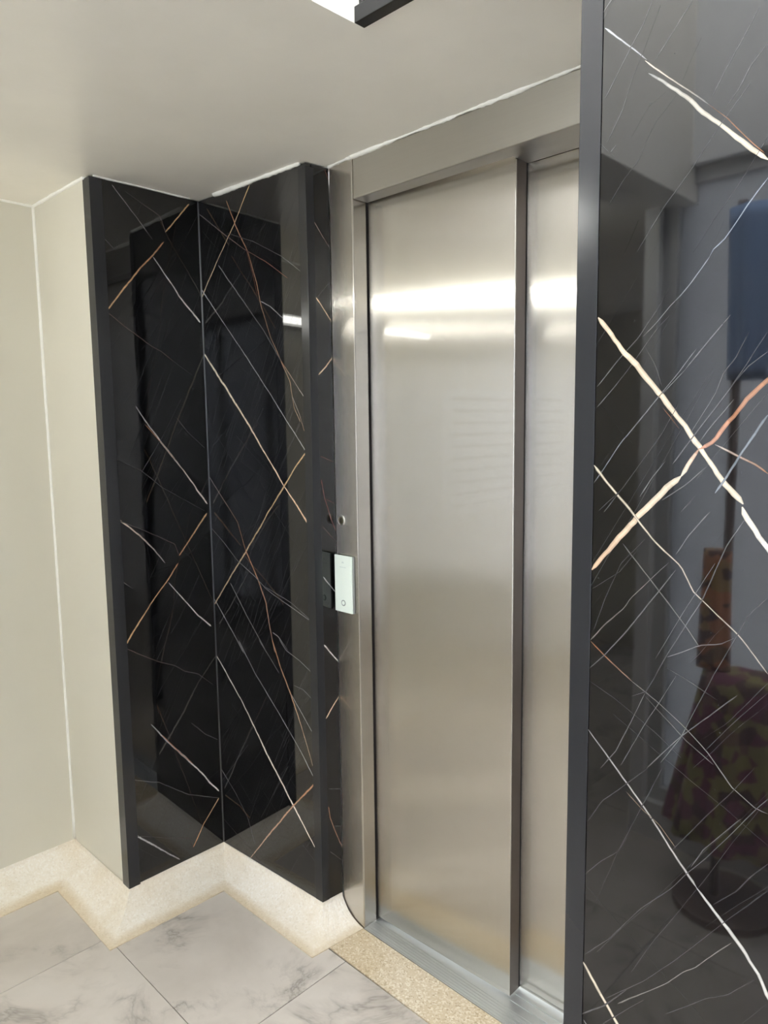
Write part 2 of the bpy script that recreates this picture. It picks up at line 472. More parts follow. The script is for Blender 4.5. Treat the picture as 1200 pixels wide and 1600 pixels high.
VEINS_B = [
 ([(-1.8214,2.2026),(-1.902,2.1049),(-1.9964,2.0082),(-2.0918,1.9037)],(3.6,2.9),(0.626,0.397,0.208),(0.525,0.411,0.293)),
 ([(-1.9346,2.1819),(-1.8919,2.0971),(-1.8393,2.0179),(-1.804,1.9257),(-1.7875,1.8599),(-1.7482,1.7633),(-1.7037,1.6907),(-1.6688,1.6314),(-1.6535,1.5566),(-1.6278,1.5151)],(2.38,2.87),(0.507,0.25,0.137),(0.361,0.261,0.195)),
 ([(-1.8489,2.0311),(-1.818,1.9451),(-1.8012,1.8848)],(1.67,1.65),(0.203,0.078,0.05),(0.203,0.078,0.05)),
 ([(-1.7037,1.6907),(-1.6503,1.6305),(-1.5985,1.572)],(1.94,1.89),(0.507,0.25,0.137),(0.437,0.426,0.426)),
 ([(-2.0939,1.9546),(-1.9854,1.8411),(-1.8625,1.7139),(-1.7473,1.5886),(-1.6834,1.5158),(-1.6033,1.4274)],(2.89,2.38),(0.437,0.426,0.426),(0.437,0.426,0.426)),
 ([(-1.9857,2.0004),(-1.8934,1.9028),(-1.7767,1.7834),(-1.7037,1.6907)],(2.44,1.94),(0.266,0.257,0.257),(0.141,0.135,0.141)),
 ([(-2.0886,2.1782),(-1.9466,2.0839),(-1.8543,2.0262),(-1.7567,1.9756),(-1.6651,1.9168)],(2.14,2.05),(0.141,0.135,0.141),(0.203,0.078,0.05)),
 ([(-1.7871,1.8686),(-1.7439,1.8489),(-1.6977,1.8152),(-1.6254,1.7878)],(1.98,1.88),(0.437,0.426,0.426),(0.141,0.135,0.141)),
 ([(-1.9354,2.0877),(-1.8125,2.0419),(-1.6898,1.9813),(-1.6063,1.9244)],(1.71,1.55),(0.071,0.067,0.071),(0.141,0.135,0.141)),
 ([(-2.097,1.7572),(-1.9982,1.6547),(-1.8687,1.5182),(-1.8301,1.472),(-1.7056,1.3289),(-1.5973,1.2184)],(4.75,4.17),(0.973,0.887,0.698),(0.844,0.556,0.367)),
 ([(-1.603,1.4334),(-1.6581,1.3836),(-1.711,1.3223),(-1.7883,1.2406),(-1.8173,1.2055),(-1.8955,1.1174),(-1.9977,1.0072),(-2.0939,0.8982)],(3.49,3.04),(0.626,0.397,0.208),(0.42,0.297,0.201)),
 ([(-1.659,1.5872),(-1.6321,1.5384),(-1.5993,1.4574)],(1.93,1.58),(0.437,0.426,0.426),(0.507,0.25,0.137)),
 ([(-2.099,1.3628),(-2.0163,1.2826),(-1.9368,1.2055),(-1.9011,1.1202)],(2.42,2.31),(0.266,0.257,0.257),(0.507,0.25,0.137)),
 ([(-1.9011,1.1202),(-1.8434,1.0323),(-1.8081,0.9668),(-1.7906,0.8821),(-1.7724,0.8113)],(3.02,2.95),(0.507,0.25,0.137),(0.254,0.164,0.135)),
 ([(-2.0867,1.1788),(-2.0141,1.1324),(-1.9446,1.0808),(-1.8544,1.0376),(-1.8059,1.0074),(-1.7687,0.9931),(-1.5985,0.9377)],(2.25,1.96),(0.141,0.135,0.141),(0.266,0.257,0.257)),
 ([(-1.9858,1.0018),(-1.9078,0.9088),(-1.8111,0.803)],(2.57,2.46),(0.266,0.257,0.257),(0.266,0.257,0.257)),
 ([(-2.0965,0.953),(-2.0306,0.8872),(-1.9273,0.7781)],(2.85,2.73),(0.437,0.426,0.426),(0.437,0.426,0.426)),
 ([(-1.8111,1.0134),(-1.6858,0.9801),(-1.5985,0.9377)],(1.74,1.63),(0.141,0.135,0.141),(0.141,0.135,0.141)),
 ([(-1.7801,0.874),(-1.7536,0.8657),(-1.708,0.8284)],(2.08,1.7),(0.437,0.426,0.426),(0.141,0.135,0.141)),
 ([(-1.9532,0.8155),(-1.872,0.7215),(-1.7601,0.6186),(-1.6547,0.5142),(-1.6045,0.4534)],(2.93,2.35),(0.437,0.426,0.426),(0.437,0.426,0.426)),
 ([(-2.0959,0.7554),(-1.9525,0.6188),(-1.8258,0.4665),(-1.7163,0.3485),(-1.6005,0.2239)],(4.6,4.07),(0.737,0.679,0.598),(0.968,0.842,0.693)),
 ([(-1.7829,0.8498),(-1.7421,0.7592),(-1.7011,0.6915),(-1.6762,0.6419),(-1.6419,0.5675),(-1.6019,0.4683)],(3.13,2.51),(0.507,0.25,0.137),(0.423,0.323,0.24)),
 ([(-1.5995,0.4481),(-1.7058,0.3341),(-1.7901,0.2382),(-1.8407,0.1795),(-1.9339,0.0694)],(3.69,3.4),(0.507,0.25,0.137),(0.519,0.354,0.247)),
 ([(-1.7487,0.8566),(-1.7168,0.8282),(-1.6636,0.812),(-1.5974,0.7795)],(2.06,1.64),(0.266,0.257,0.257),(0.266,0.257,0.257)),
 ([(-1.7009,0.6951),(-1.6394,0.6312),(-1.5995,0.5874)],(2.05,2.0),(0.437,0.426,0.426),(0.266,0.257,0.257)),
 ([(-1.8476,0.8367),(-1.7538,0.7494)],(2.13,2.08),(0.266,0.257,0.257),(0.141,0.135,0.141)),
 ([(-2.0965,0.3514),(-1.9997,0.2757),(-1.9385,0.211),(-1.9051,0.1294)],(2.34,1.87),(0.266,0.257,0.257),(0.141,0.135,0.141)),
 ([(-2.0887,0.1611),(-1.9828,0.1213),(-1.8707,0.073)],(1.97,1.86),(0.071,0.067,0.071),(0.098,0.064,0.056)),
 ([(-1.9234,0.4699),(-2.0212,0.3562),(-2.0949,0.2742)],(1.66,1.76),(0.071,0.067,0.071),(0.071,0.067,0.071)),
 ([(-1.6887,0.7263),(-1.6462,0.7231),(-1.6054,0.7026)],(1.7,1.66),(0.141,0.135,0.141),(0.266,0.257,0.257)),
]
VEINS_C = [
 ([(1.3454,2.0584),(1.3703,2.0263),(1.4023,1.9896)],(1.85,1.89),(0.502,0.381,0.329),(0.362,0.262,0.24)),
 ([(1.3842,2.2035),(1.4006,2.1661)],(1.86,1.87),(0.236,0.086,0.053),(0.236,0.086,0.053)),
 ([(1.3462,1.8566),(1.3664,1.8328),(1.3846,1.8101),(1.4032,1.7889)],(3.74,2.87),(1.016,0.747,0.501),(1.016,0.747,0.501)),
 ([(1.4033,1.7034),(1.3759,1.6715),(1.3491,1.6455)],(2.57,3.16),(1.016,0.747,0.501),(1.016,0.747,0.501)),
 ([(1.3969,1.9061),(1.3484,1.8551)],(1.27,1.25),(0.078,0.073,0.078),(0.078,0.073,0.078)),
 ([(1.3494,1.4179),(1.4022,1.3974)],(1.92,1.63),(0.238,0.098,0.088),(0.111,0.069,0.061)),
 ([(1.3498,1.3523),(1.3602,1.2982),(1.3805,1.2369),(1.4062,1.1775)],(2.57,2.32),(0.237,0.087,0.077),(0.291,0.132,0.118)),
 ([(1.365,1.2942),(1.4039,1.276)],(1.62,1.64),(0.238,0.098,0.088),(0.111,0.069,0.061)),
 ([(1.3506,1.2176),(1.4033,1.1608)],(1.94,1.98),(0.111,0.069,0.061),(0.111,0.069,0.061)),
 ([(1.3487,1.07),(1.3992,1.01)],(2.94,2.33),(0.517,0.504,0.504),(0.312,0.302,0.302)),
 ([(1.3465,0.8672),(1.3754,0.8314),(1.4032,0.8011)],(4.95,4.38),(0.991,0.944,0.881),(0.991,0.944,0.881)),
 ([(1.4039,0.7054),(1.3775,0.6781),(1.348,0.6422)],(2.71,3.34),(1.016,0.747,0.501),(1.016,0.747,0.501)),
 ([(1.3496,0.3656),(1.3549,0.3277),(1.379,0.2608),(1.4039,0.2027)],(2.04,3.13),(0.601,0.293,0.157),(0.422,0.265,0.203)),
 ([(1.3512,0.4219),(1.4025,0.4039)],(1.69,1.72),(0.162,0.155,0.162),(0.162,0.155,0.162)),
 ([(1.367,0.298),(1.4026,0.2819)],(1.71,1.73),(0.162,0.155,0.162),(0.162,0.155,0.162)),
 ([(1.3519,0.2208),(1.403,0.1662)],(1.71,1.74),(0.162,0.155,0.162),(0.078,0.073,0.078)),
]
VEINS_D = [
 ([(-0.4419,1.9512),(-0.4111,1.9211),(-0.3905,1.8998)],(2.21,1.56),(0.418,0.418,0.441),(0.234,0.234,0.25)),
 ([(-0.3925,1.8995),(-0.3686,1.8766),(-0.3531,1.8621),(-0.3381,1.8488),(-0.3215,1.8326)],(1.42,1.08),(0.579,0.477,0.387),(0.129,0.125,0.125)),
 ([(-0.3215,1.8326),(-0.3017,1.8133),(-0.2771,1.7832),(-0.2636,1.769)],(1.08,1.03),(0.029,0.008,0.005),(0.274,0.12,0.052)),
 ([(-0.3881,1.8848),(-0.3683,1.8678),(-0.3452,1.8467),(-0.3265,1.8256),(-0.3048,1.8058),(-0.2803,1.7807),(-0.2684,1.7685),(-0.2601,1.7615)],(1.56,4.18),(0.196,0.196,0.196),(0.633,0.547,0.423)),
 ([(-0.4427,1.6268),(-0.41,1.586),(-0.3652,1.5365),(-0.3168,1.4748),(-0.2917,1.4381),(-0.2787,1.4239),(-0.2687,1.4125)],(4.23,5.13),(0.607,0.478,0.348),(0.633,0.547,0.423)),
 ([(-0.2697,1.4097),(-0.2683,1.4043),(-0.2563,1.3851),(-0.2421,1.3656),(-0.2314,1.3496)],(4.11,5.34),(0.633,0.547,0.423),(0.623,0.595,0.553)),
 ([(-0.2439,1.5486),(-0.2501,1.542),(-0.2692,1.5235),(-0.2888,1.4988),(-0.3006,1.4805),(-0.3167,1.471)],(3.28,2.83),(0.274,0.12,0.052),(0.42,0.206,0.132)),
 ([(-0.3167,1.472),(-0.3238,1.4615),(-0.3364,1.44)],(2.12,4.34),(0.44,0.207,0.129),(0.633,0.547,0.423)),
 ([(-0.3364,1.44),(-0.3573,1.4195),(-0.3771,1.3963),(-0.3976,1.3741),(-0.4168,1.3514),(-0.4434,1.3182)],(4.7,4.01),(0.633,0.547,0.423),(0.598,0.4,0.267)),
 ([(-0.4441,1.4495),(-0.4186,1.4213),(-0.3939,1.395),(-0.3657,1.3629),(-0.3327,1.3367),(-0.3182,1.31),(-0.2911,1.2881),(-0.2669,1.2685),(-0.236,1.2325)],(2.68,1.09),(0.633,0.547,0.423),(0.313,0.276,0.241)),
 ([(-0.3004,1.4759),(-0.2716,1.4616),(-0.256,1.4539),(-0.2457,1.4462)],(1.67,1.6),(0.362,0.329,0.302),(0.274,0.12,0.052)),
 ([(-0.2485,1.5071),(-0.2608,1.486),(-0.2751,1.4625),(-0.2865,1.442),(-0.2983,1.4228)],(2.32,3.16),(0.132,0.145,0.164),(0.198,0.214,0.236)),
 ([(-0.4437,1.227),(-0.4246,1.2122),(-0.388,1.188)],(1.3,1.09),(0.274,0.12,0.052),(0.223,0.149,0.112)),
 ([(-0.388,1.188),(-0.3532,1.1691),(-0.3201,1.147),(-0.2961,1.1276),(-0.2822,1.1118),(-0.2677,1.0946),(-0.2411,1.0784),(-0.2289,1.0771)],(1.09,1.11),(0.129,0.125,0.125),(0.231,0.215,0.215)),
 ([(-0.4036,1.3559),(-0.3684,1.3168),(-0.3244,1.2682),(-0.3082,1.2474)],(1.24,1.02),(0.129,0.125,0.125),(0.129,0.125,0.125)),
 ([(-0.4437,1.2281),(-0.4256,1.2514),(-0.3993,1.2776),(-0.393,1.2892),(-0.3684,1.3168),(-0.3467,1.3399)],(1.3,1.04),(0.191,0.163,0.149),(0.129,0.125,0.125)),
 ([(-0.4441,1.1912),(-0.4246,1.2122),(-0.4005,1.2432),(-0.3576,1.304),(-0.3385,1.332)],(1.22,1.03),(0.129,0.125,0.125),(0.129,0.125,0.125)),
 ([(-0.3391,1.3498),(-0.3244,1.3749),(-0.3029,1.4017)],(1.17,1.13),(0.129,0.125,0.125),(0.129,0.125,0.125)),
 ([(-0.3591,1.2222),(-0.3307,1.2791),(-0.2952,1.3453)],(0.99,0.92),(0.129,0.125,0.125),(0.129,0.125,0.125)),
 ([(-0.3874,1.1686),(-0.3683,1.18),(-0.3469,1.227),(-0.3066,1.303),(-0.2835,1.3675),(-0.2671,1.3952)],(1.02,0.96),(0.054,0.051,0.054),(0.129,0.125,0.125)),
 ([(-0.4459,1.1113),(-0.4049,1.0708),(-0.3659,1.0312),(-0.3307,0.9905),(-0.3013,0.9582)],(1.32,2.55),(0.273,0.266,0.266),(0.498,0.474,0.45)),
 ([(-0.3013,0.9582),(-0.2771,0.9356),(-0.2605,0.9208),(-0.246,0.9053),(-0.2308,0.8866),(-0.2193,0.8663),(-0.2081,0.8502)],(2.55,4.94),(0.498,0.474,0.45),(0.623,0.595,0.553)),
 ([(-0.3905,1.0443),(-0.3702,1.0295),(-0.3483,1.0182),(-0.3268,0.9965)],(0.96,1.07),(0.224,0.164,0.126),(0.224,0.164,0.126)),
 ([(-0.4462,0.7867),(-0.4231,0.7588),(-0.3933,0.7253),(-0.3789,0.7101)],(2.57,3.71),(0.633,0.547,0.423),(0.633,0.547,0.423)),
 ([(-0.4445,0.7087),(-0.4129,0.7403),(-0.3831,0.7796)],(1.73,1.15),(0.129,0.125,0.125),(0.054,0.051,0.054)),
 ([(-0.3941,0.7539),(-0.3564,0.7927),(-0.3312,0.8188),(-0.3113,0.8458),(-0.2995,0.8568),(-0.2808,0.8823),(-0.26,0.9094)],(1.49,1.32),(0.194,0.182,0.165),(0.231,0.214,0.193)),
 ([(-0.4146,0.7121),(-0.3846,0.7499),(-0.3604,0.7787)],(1.69,0.97),(0.054,0.051,0.054),(0.054,0.051,0.054)),
 ([(-0.4414,0.7979),(-0.4058,0.841),(-0.3684,0.8984),(-0.3292,0.9452),(-0.3137,0.9697),(-0.2948,0.9951),(-0.2697,1.0328),(-0.2411,1.0784),(-0.2297,1.0944)],(1.28,1.11),(0.054,0.051,0.054),(0.129,0.125,0.125)),
 ([(-0.3308,0.9926),(-0.2913,1.0532),(-0.2683,1.0863),(-0.2449,1.1243)],(1.0,0.91),(0.054,0.051,0.054),(0.054,0.051,0.054)),
 ([(-0.3081,0.9808),(-0.2953,1.0076),(-0.2736,1.0374),(-0.2563,1.0606)],(0.98,0.93),(0.129,0.125,0.125),(0.129,0.125,0.125)),
 ([(-0.3319,0.7771),(-0.2844,0.8258),(-0.262,0.8433),(-0.234,0.8785)],(1.26,1.15),(0.054,0.051,0.054),(0.054,0.051,0.054)),
 ([(-0.2814,0.9462),(-0.2563,0.9749),(-0.2428,0.9975),(-0.2264,1.0209)],(1.11,1.05),(0.054,0.051,0.054),(0.054,0.051,0.054)),
 ([(-0.4107,0.7513),(-0.3611,0.804),(-0.3239,0.8523),(-0.2657,0.9349),(-0.2249,0.9896)],(1.18,0.98),(0.054,0.051,0.054),(0.054,0.051,0.054)),
 ([(-0.4419,0.9859),(-0.4222,1.0214),(-0.393,1.0524),(-0.3632,1.0847)],(1.25,1.01),(0.054,0.051,0.054),(0.054,0.051,0.054)),
 ([(-0.4439,0.9112),(-0.4226,0.9385),(-0.3996,0.9612),(-0.3846,0.9925),(-0.3674,1.0084)],(1.18,0.94),(0.054,0.051,0.054),(0.012,0.01,0.012)),
 ([(-0.4377,0.8538),(-0.3996,0.9612),(-0.3868,0.9916),(-0.3465,1.0903)],(1.01,0.92),(0.012,0.01,0.012),(0.054,0.051,0.054)),
 ([(-0.3717,1.0089),(-0.3306,1.0467),(-0.3056,1.0728)],(0.95,0.89),(0.012,0.01,0.012),(0.012,0.01,0.012)),
 ([(-0.3653,1.084),(-0.3256,1.136),(-0.2957,1.1683),(-0.2658,1.2011)],(1.17,1.06),(0.129,0.125,0.125),(0.129,0.125,0.125)),
 ([(-0.3488,1.096),(-0.3256,1.135),(-0.292,1.2173),(-0.2703,1.2649),(-0.2575,1.294),(-0.2413,1.3134)],(1.0,0.88),(0.129,0.125,0.125),(0.054,0.051,0.054)),
 ([(-0.3449,1.2274),(-0.3272,1.2374),(-0.3083,1.2494),(-0.2861,1.2549),(-0.2721,1.2646)],(1.13,0.91),(0.129,0.125,0.125),(0.129,0.125,0.125)),
 ([(-0.4437,1.1744),(-0.4095,1.1607),(-0.3824,1.1462),(-0.352,1.1292),(-0.3247,1.1102)],(0.98,0.9),(0.054,0.051,0.054),(0.054,0.051,0.054)),
 ([(-0.3702,1.1731),(-0.3444,1.1525),(-0.3195,1.1327),(-0.288,1.114)],(1.0,0.94),(0.054,0.051,0.054),(0.129,0.125,0.125)),
 ([(-0.3465,1.2147),(-0.3222,1.206),(-0.2872,1.1906)],(0.83,0.79),(0.054,0.051,0.054),(0.054,0.051,0.054)),
 ([(-0.2979,1.127),(-0.2715,1.1652),(-0.2351,1.2119)],(0.95,0.89),(0.054,0.051,0.054),(0.054,0.051,0.054)),
 ([(-0.3041,1.1374),(-0.2752,1.1661),(-0.2616,1.1857),(-0.2356,1.2231)],(0.88,0.82),(0.012,0.01,0.012),(0.054,0.051,0.054)),
 ([(-0.4256,1.0638),(-0.4055,1.093),(-0.3824,1.1483),(-0.3704,1.1773)],(1.06,1.0),(0.129,0.125,0.125),(0.129,0.125,0.125)),
 ([(-0.3982,1.0775),(-0.3692,1.1391),(-0.3532,1.1691),(-0.3341,1.2072)],(1.04,0.97),(0.129,0.125,0.125),(0.129,0.125,0.125)),
 ([(-0.4393,1.2423),(-0.4263,1.2817),(-0.4052,1.3317),(-0.3761,1.3639)],(0.89,0.83),(0.054,0.051,0.054),(0.054,0.051,0.054)),
 ([(-0.4429,1.2944),(-0.4071,1.3209),(-0.3841,1.3508)],(0.88,0.84),(0.054,0.051,0.054),(0.054,0.051,0.054)),
 ([(-0.3031,1.3094),(-0.319,1.3325),(-0.2726,1.404)],(0.72,0.69),(0.012,0.01,0.012),(0.012,0.01,0.012)),
 ([(-0.4418,1.5448),(-0.414,1.5764),(-0.3914,1.598),(-0.3682,1.6299),(-0.3535,1.6559)],(1.32,0.85),(0.129,0.125,0.125),(0.012,0.01,0.012)),
 ([(-0.4412,1.5202),(-0.4196,1.5428),(-0.3989,1.5675),(-0.3849,1.5859),(-0.3733,1.6021),(-0.3561,1.6191)],(1.32,0.93),(0.129,0.125,0.125),(0.054,0.051,0.054)),
 ([(-0.3136,1.6767),(-0.3291,1.656),(-0.3434,1.6398),(-0.3564,1.6285),(-0.3716,1.6114),(-0.3853,1.5994)],(1.37,1.18),(0.235,0.241,0.262),(0.129,0.125,0.125)),
 ([(-0.29,1.6126),(-0.312,1.5871),(-0.3349,1.5595)],(1.15,1.06),(0.129,0.125,0.125),(0.129,0.125,0.125)),
 ([(-0.3245,1.58),(-0.3424,1.5562),(-0.3611,1.5344),(-0.3866,1.5039),(-0.4092,1.478),(-0.4326,1.4426),(-0.4436,1.4274)],(0.98,1.42),(0.129,0.125,0.125),(0.162,0.162,0.176)),
 ([(-0.3349,1.5595),(-0.3611,1.5325)],(0.85,0.87),(0.129,0.125,0.125),(0.129,0.125,0.125)),
 ([(-0.2705,1.5939),(-0.283,1.5669),(-0.2946,1.5533),(-0.3009,1.5337),(-0.3076,1.5212),(-0.3267,1.4898)],(0.93,1.07),(0.054,0.051,0.054),(0.129,0.125,0.125)),
 ([(-0.2524,1.5921),(-0.2724,1.559),(-0.2869,1.5367),(-0.3088,1.5064),(-0.3246,1.4842),(-0.3466,1.4532)],(0.92,1.09),(0.054,0.051,0.054),(0.129,0.125,0.125)),
 ([(-0.2829,1.524),(-0.3083,1.4916),(-0.317,1.4785)],(1.09,1.13),(0.129,0.125,0.125),(0.129,0.125,0.125)),
 ([(-0.2514,1.5715),(-0.2706,1.5572),(-0.2836,1.5402)],(0.92,0.82),(0.129,0.125,0.125),(0.054,0.051,0.054)),
 ([(-0.4359,1.3941),(-0.4076,1.4209),(-0.3596,1.488),(-0.3412,1.5222)],(0.87,0.79),(0.054,0.051,0.054),(0.054,0.051,0.054)),
 ([(-0.3839,1.414),(-0.3701,1.4367),(-0.3546,1.4569)],(1.06,0.88),(0.129,0.125,0.125),(0.129,0.125,0.125)),
 ([(-0.3571,1.4116),(-0.3303,1.4307),(-0.3103,1.4505)],(1.11,1.06),(0.129,0.125,0.125),(0.129,0.125,0.125)),
 ([(-0.3349,1.3994),(-0.3185,1.4198)],(0.94,0.71),(0.129,0.125,0.125),(0.054,0.051,0.054)),
 ([(-0.4291,1.3924),(-0.4076,1.4209)],(0.94,0.92),(0.129,0.125,0.125),(0.054,0.051,0.054)),
 ([(-0.3829,1.5876),(-0.3701,1.5655),(-0.3613,1.5401)],(0.81,0.8),(0.054,0.051,0.054),(0.054,0.051,0.054)),
 ([(-0.4101,1.6659),(-0.3687,1.645),(-0.3222,1.619),(-0.2824,1.5951)],(0.89,0.67),(0.012,0.01,0.012),(0.012,0.01,0.012)),
 ([(-0.3596,1.517),(-0.3483,1.5033),(-0.3362,1.488)],(0.73,0.72),(0.274,0.12,0.052),(0.029,0.008,0.005)),
 ([(-0.4368,1.5232),(-0.405,1.4841),(-0.392,1.4741)],(0.78,0.75),(0.012,0.01,0.012),(0.012,0.01,0.012)),
 ([(-0.441,1.8722),(-0.4227,1.8997),(-0.409,1.9204),(-0.3956,1.9387),(-0.3856,1.9594)],(0.89,0.84),(0.054,0.051,0.054),(0.054,0.051,0.054)),
 ([(-0.4355,1.8256),(-0.4174,1.8559),(-0.408,1.884),(-0.3948,1.9101),(-0.3767,1.9508)],(0.97,0.83),(0.054,0.051,0.054),(0.012,0.01,0.012)),
 ([(-0.4062,1.8233),(-0.387,1.8505),(-0.368,1.8589)],(0.8,0.77),(0.012,0.01,0.012),(0.012,0.01,0.012)),
 ([(-0.3807,1.8965),(-0.3625,1.9179),(-0.3415,1.9423)],(0.98,0.94),(0.054,0.051,0.054),(0.054,0.051,0.054)),
 ([(-0.3496,1.8653),(-0.3412,1.8848),(-0.3311,1.9016)],(0.69,0.67),(0.012,0.01,0.012),(0.012,0.01,0.012)),
 ([(-0.3182,1.8384),(-0.3069,1.8583),(-0.2897,1.8852),(-0.2747,1.91)],(0.87,0.76),(0.054,0.051,0.054),(0.054,0.051,0.054)),
 ([(-0.3022,1.8251),(-0.291,1.8383),(-0.2804,1.8577),(-0.2652,1.8733)],(1.06,1.02),(0.054,0.051,0.054),(0.054,0.051,0.054)),
 ([(-0.4316,1.7543),(-0.4152,1.7772),(-0.3953,1.7965),(-0.3898,1.8115),(-0.3767,1.8332),(-0.3565,1.8518)],(1.05,0.83),(0.054,0.051,0.054),(0.012,0.01,0.012)),
 ([(-0.3963,1.6943),(-0.379,1.7192),(-0.364,1.74),(-0.3388,1.7682),(-0.3116,1.8043),(-0.2797,1.8412)],(0.95,0.84),(0.054,0.051,0.054),(0.054,0.051,0.054)),
 ([(-0.4109,1.6968),(-0.3954,1.7298)],(0.74,0.73),(0.012,0.01,0.012),(0.012,0.01,0.012)),
 ([(-0.332,1.6834),(-0.3115,1.7132),(-0.287,1.7439),(-0.2611,1.7838)],(0.83,0.77),(0.012,0.01,0.012),(0.054,0.051,0.054)),
 ([(-0.3136,1.6767),(-0.3087,1.6856),(-0.3018,1.6887),(-0.2888,1.7052),(-0.2777,1.7217),(-0.2593,1.7441)],(1.37,1.29),(0.198,0.214,0.247),(0.236,0.253,0.289)),
 ([(-0.4309,1.8131),(-0.4247,1.819)],(1.63,1.18),(0.054,0.051,0.054),(0.054,0.051,0.054)),
]

# ------------------------------------------------------------------ setting: walls, ceiling, floor
struct(obj('wall_left', box(-2.60, V0[0], -2.9, V0[1], 0, ZC), M['cream']))
struct(obj('wall_back', prism(bmesh.new(), [(-2.60, V0[1]), (-2.098, V1[1] + 0.001), (-2.098, 1.60), (-2.60, 1.60)], 0, ZC), M['cream']))
struct(obj('wall_lift', prism(bmesh.new(), [(-2.098, 1.318), (-1.604, 1.343), (-1.604, 1.397), (-1.59, 1.60), (-2.098, 1.60)], 0, ZC), M['white']))
struct(obj('wall_right', box(DX + 0.02, RIGHT, DY + 0.02, 1.60, 0, ZHI), M['white']))
WX0, WX1, WZ0, WZ1 = -1.10, 1.08, 0.14, 2.32       # glazed front behind the photographer, read off reflections, widened to add light
wb = box(-1.15, WX0, BACK - 0.14, BACK, 0, ZHI)
box(WX1, RIGHT, BACK - 0.14, BACK, 0, ZHI, wb)
box(WX0, WX1, BACK - 0.14, BACK, 0, WZ0, wb)
box(WX0, WX1, BACK - 0.14, BACK, WZ1, ZHI, wb)
struct(obj('wall_behind', wb, M['white']))
struct(obj('wall_end_added', box(RIGHT, RIGHT + 0.12, BACK - 0.14, 0.84, 0, ZHI), M['white']))  # unseen wall, added to stop side daylight hazing the left marble
win = bmesh.new()
for x0, x1, z0, z1 in ((WX0, WX0 + 0.05, WZ0, WZ1), (WX1 - 0.05, WX1, WZ0, WZ1), (WX0 + 0.05, WX1 - 0.05, WZ0, WZ0 + 0.05), (WX0 + 0.05, WX1 - 0.05, WZ1 - 0.05, WZ1)):
    box(x0, x1, BACK - 0.09, BACK - 0.03, z0, z1, win)
win = struct(obj('window_1', win, M['window_grey']))
for x in (-0.55, 0.0, 0.54):
    obj('mullion', box(x, x + 0.04, BACK - 0.085, BACK - 0.035, WZ0 + 0.05, WZ1 - 0.05), M['window_grey'], win)
for x0, x1 in ((WX0 + 0.05, -0.55), (-0.51, 0.0), (0.04, 0.54), (0.58, WX1 - 0.05)):
    obj('pane', box(x0, x1, BACK - 0.064, BACK - 0.056, WZ0 + 0.05, WZ1 - 0.05), M['glazing'], win)
wc = box(-2.60, -2.10, -3.02, -2.9, 0, ZC)
box(-1.20, -1.01, -3.02, -2.9, 0, ZC, wc)
box(-2.10, -1.20, -3.02, -2.9, 0, 0.14, wc)
box(-2.10, -1.20, -3.02, -2.9, 2.10, ZC, wc)
struct(obj('wall_corridor', wc, M['cream']))
fill_win = bmesh.new()  # unseen window added at the passage end as fill light for the lower left
for x0, x1, z0, z1 in ((-2.10, -2.05, 0.14, 2.10), (-1.25, -1.20, 0.14, 2.10), (-2.05, -1.25, 0.14, 0.19), (-2.05, -1.25, 2.05, 2.10)):
    box(x0, x1, -2.98, -2.93, z0, z1, fill_win)
fill_win = struct(obj('fill_window', fill_win, M['window_grey']))
obj('mullion', box(-1.67, -1.63, -2.975, -2.935, 0.19, 2.05), M['window_grey'], fill_win)
for x0, x1 in ((-2.05, -1.67), (-1.63, -1.25)):
    obj('pane', box(x0, x1, -2.959, -2.951, 0.19, 2.05), M['glazing'], fill_win)
struct(obj('wall_passage', box(-1.15, -1.01, -2.9, BACK - 0.14, 0, ZC), M['cream']))
ceil = bmesh.new()
prism(ceil, [(-2.60, -3.02), (-1.0, -3.02), (-1.0, 0.969), (DX + 0.02, 0.969), (DX + 0.02, 1.60), (-2.60, 1.60)], ZC, ZHI)
struct(obj('ceiling', ceil, M['ceiling']))

struct(obj('ceiling_sky_blocker', box(0.15, RIGHT, BACK - 0.14, 0.968, ZHI + 0.001, ZHI + 0.1), M['white']))  # unseen partial roof, added and sized to limit sky light on the lower left
struct(obj('ground', box(-6.0, 7.0, -9.0, -3.05, -0.10, -0.02), M['grout_light']))
floor = struct(obj('floor', box(-2.60, RIGHT, -3.02, 1.60, -0.06, -0.003), M['grout']))
XJ = [-2.60, -2.0015, -1.4175, -0.8335, -0.2495, 0.3345, 0.9185, 1.5025, RIGHT]
YJ = [-3.02, -2.665, -2.081, -1.497, -0.913, -0.329, 0.255, 0.8385, 1.4225]
THR = 1.2605                                     # where the threshold strip takes over from the tiles
for i in range(len(XJ) - 1):
    for j in range(len(YJ) - 1):
        x0, x1, y0, y1 = XJ[i] + 0.0009, XJ[i + 1] - 0.0009, YJ[j] + 0.0009, min(YJ[j + 1] - 0.0009, THR)
        if j == 0 and x0 > -1.1:
            continue
        if y1 < -1.0 and x0 > -1.1:
            continue
        if j == len(YJ) - 2 and (x0 < -2.1 or x0 > DX):
            continue
        if y0 > DY + 0.02 and x1 > DX:
            x1 = DX - 0.002
        obj('floor_tile', box(x0, x1, y0, y1, -0.0029, 0.0), M['tile'], floor, bevel=0.0008, seg=1)
th = prism(bmesh.new(), [(-1.52, 1.2655), (DX - 0.002, 1.2565), (DX - 0.002, 1.3865), (V5[0], V5[1] - 0.002), (-1.52, 1.3915)], -0.0029, 0.0012)
obj('threshold_strip', th, M['threshold'], floor)

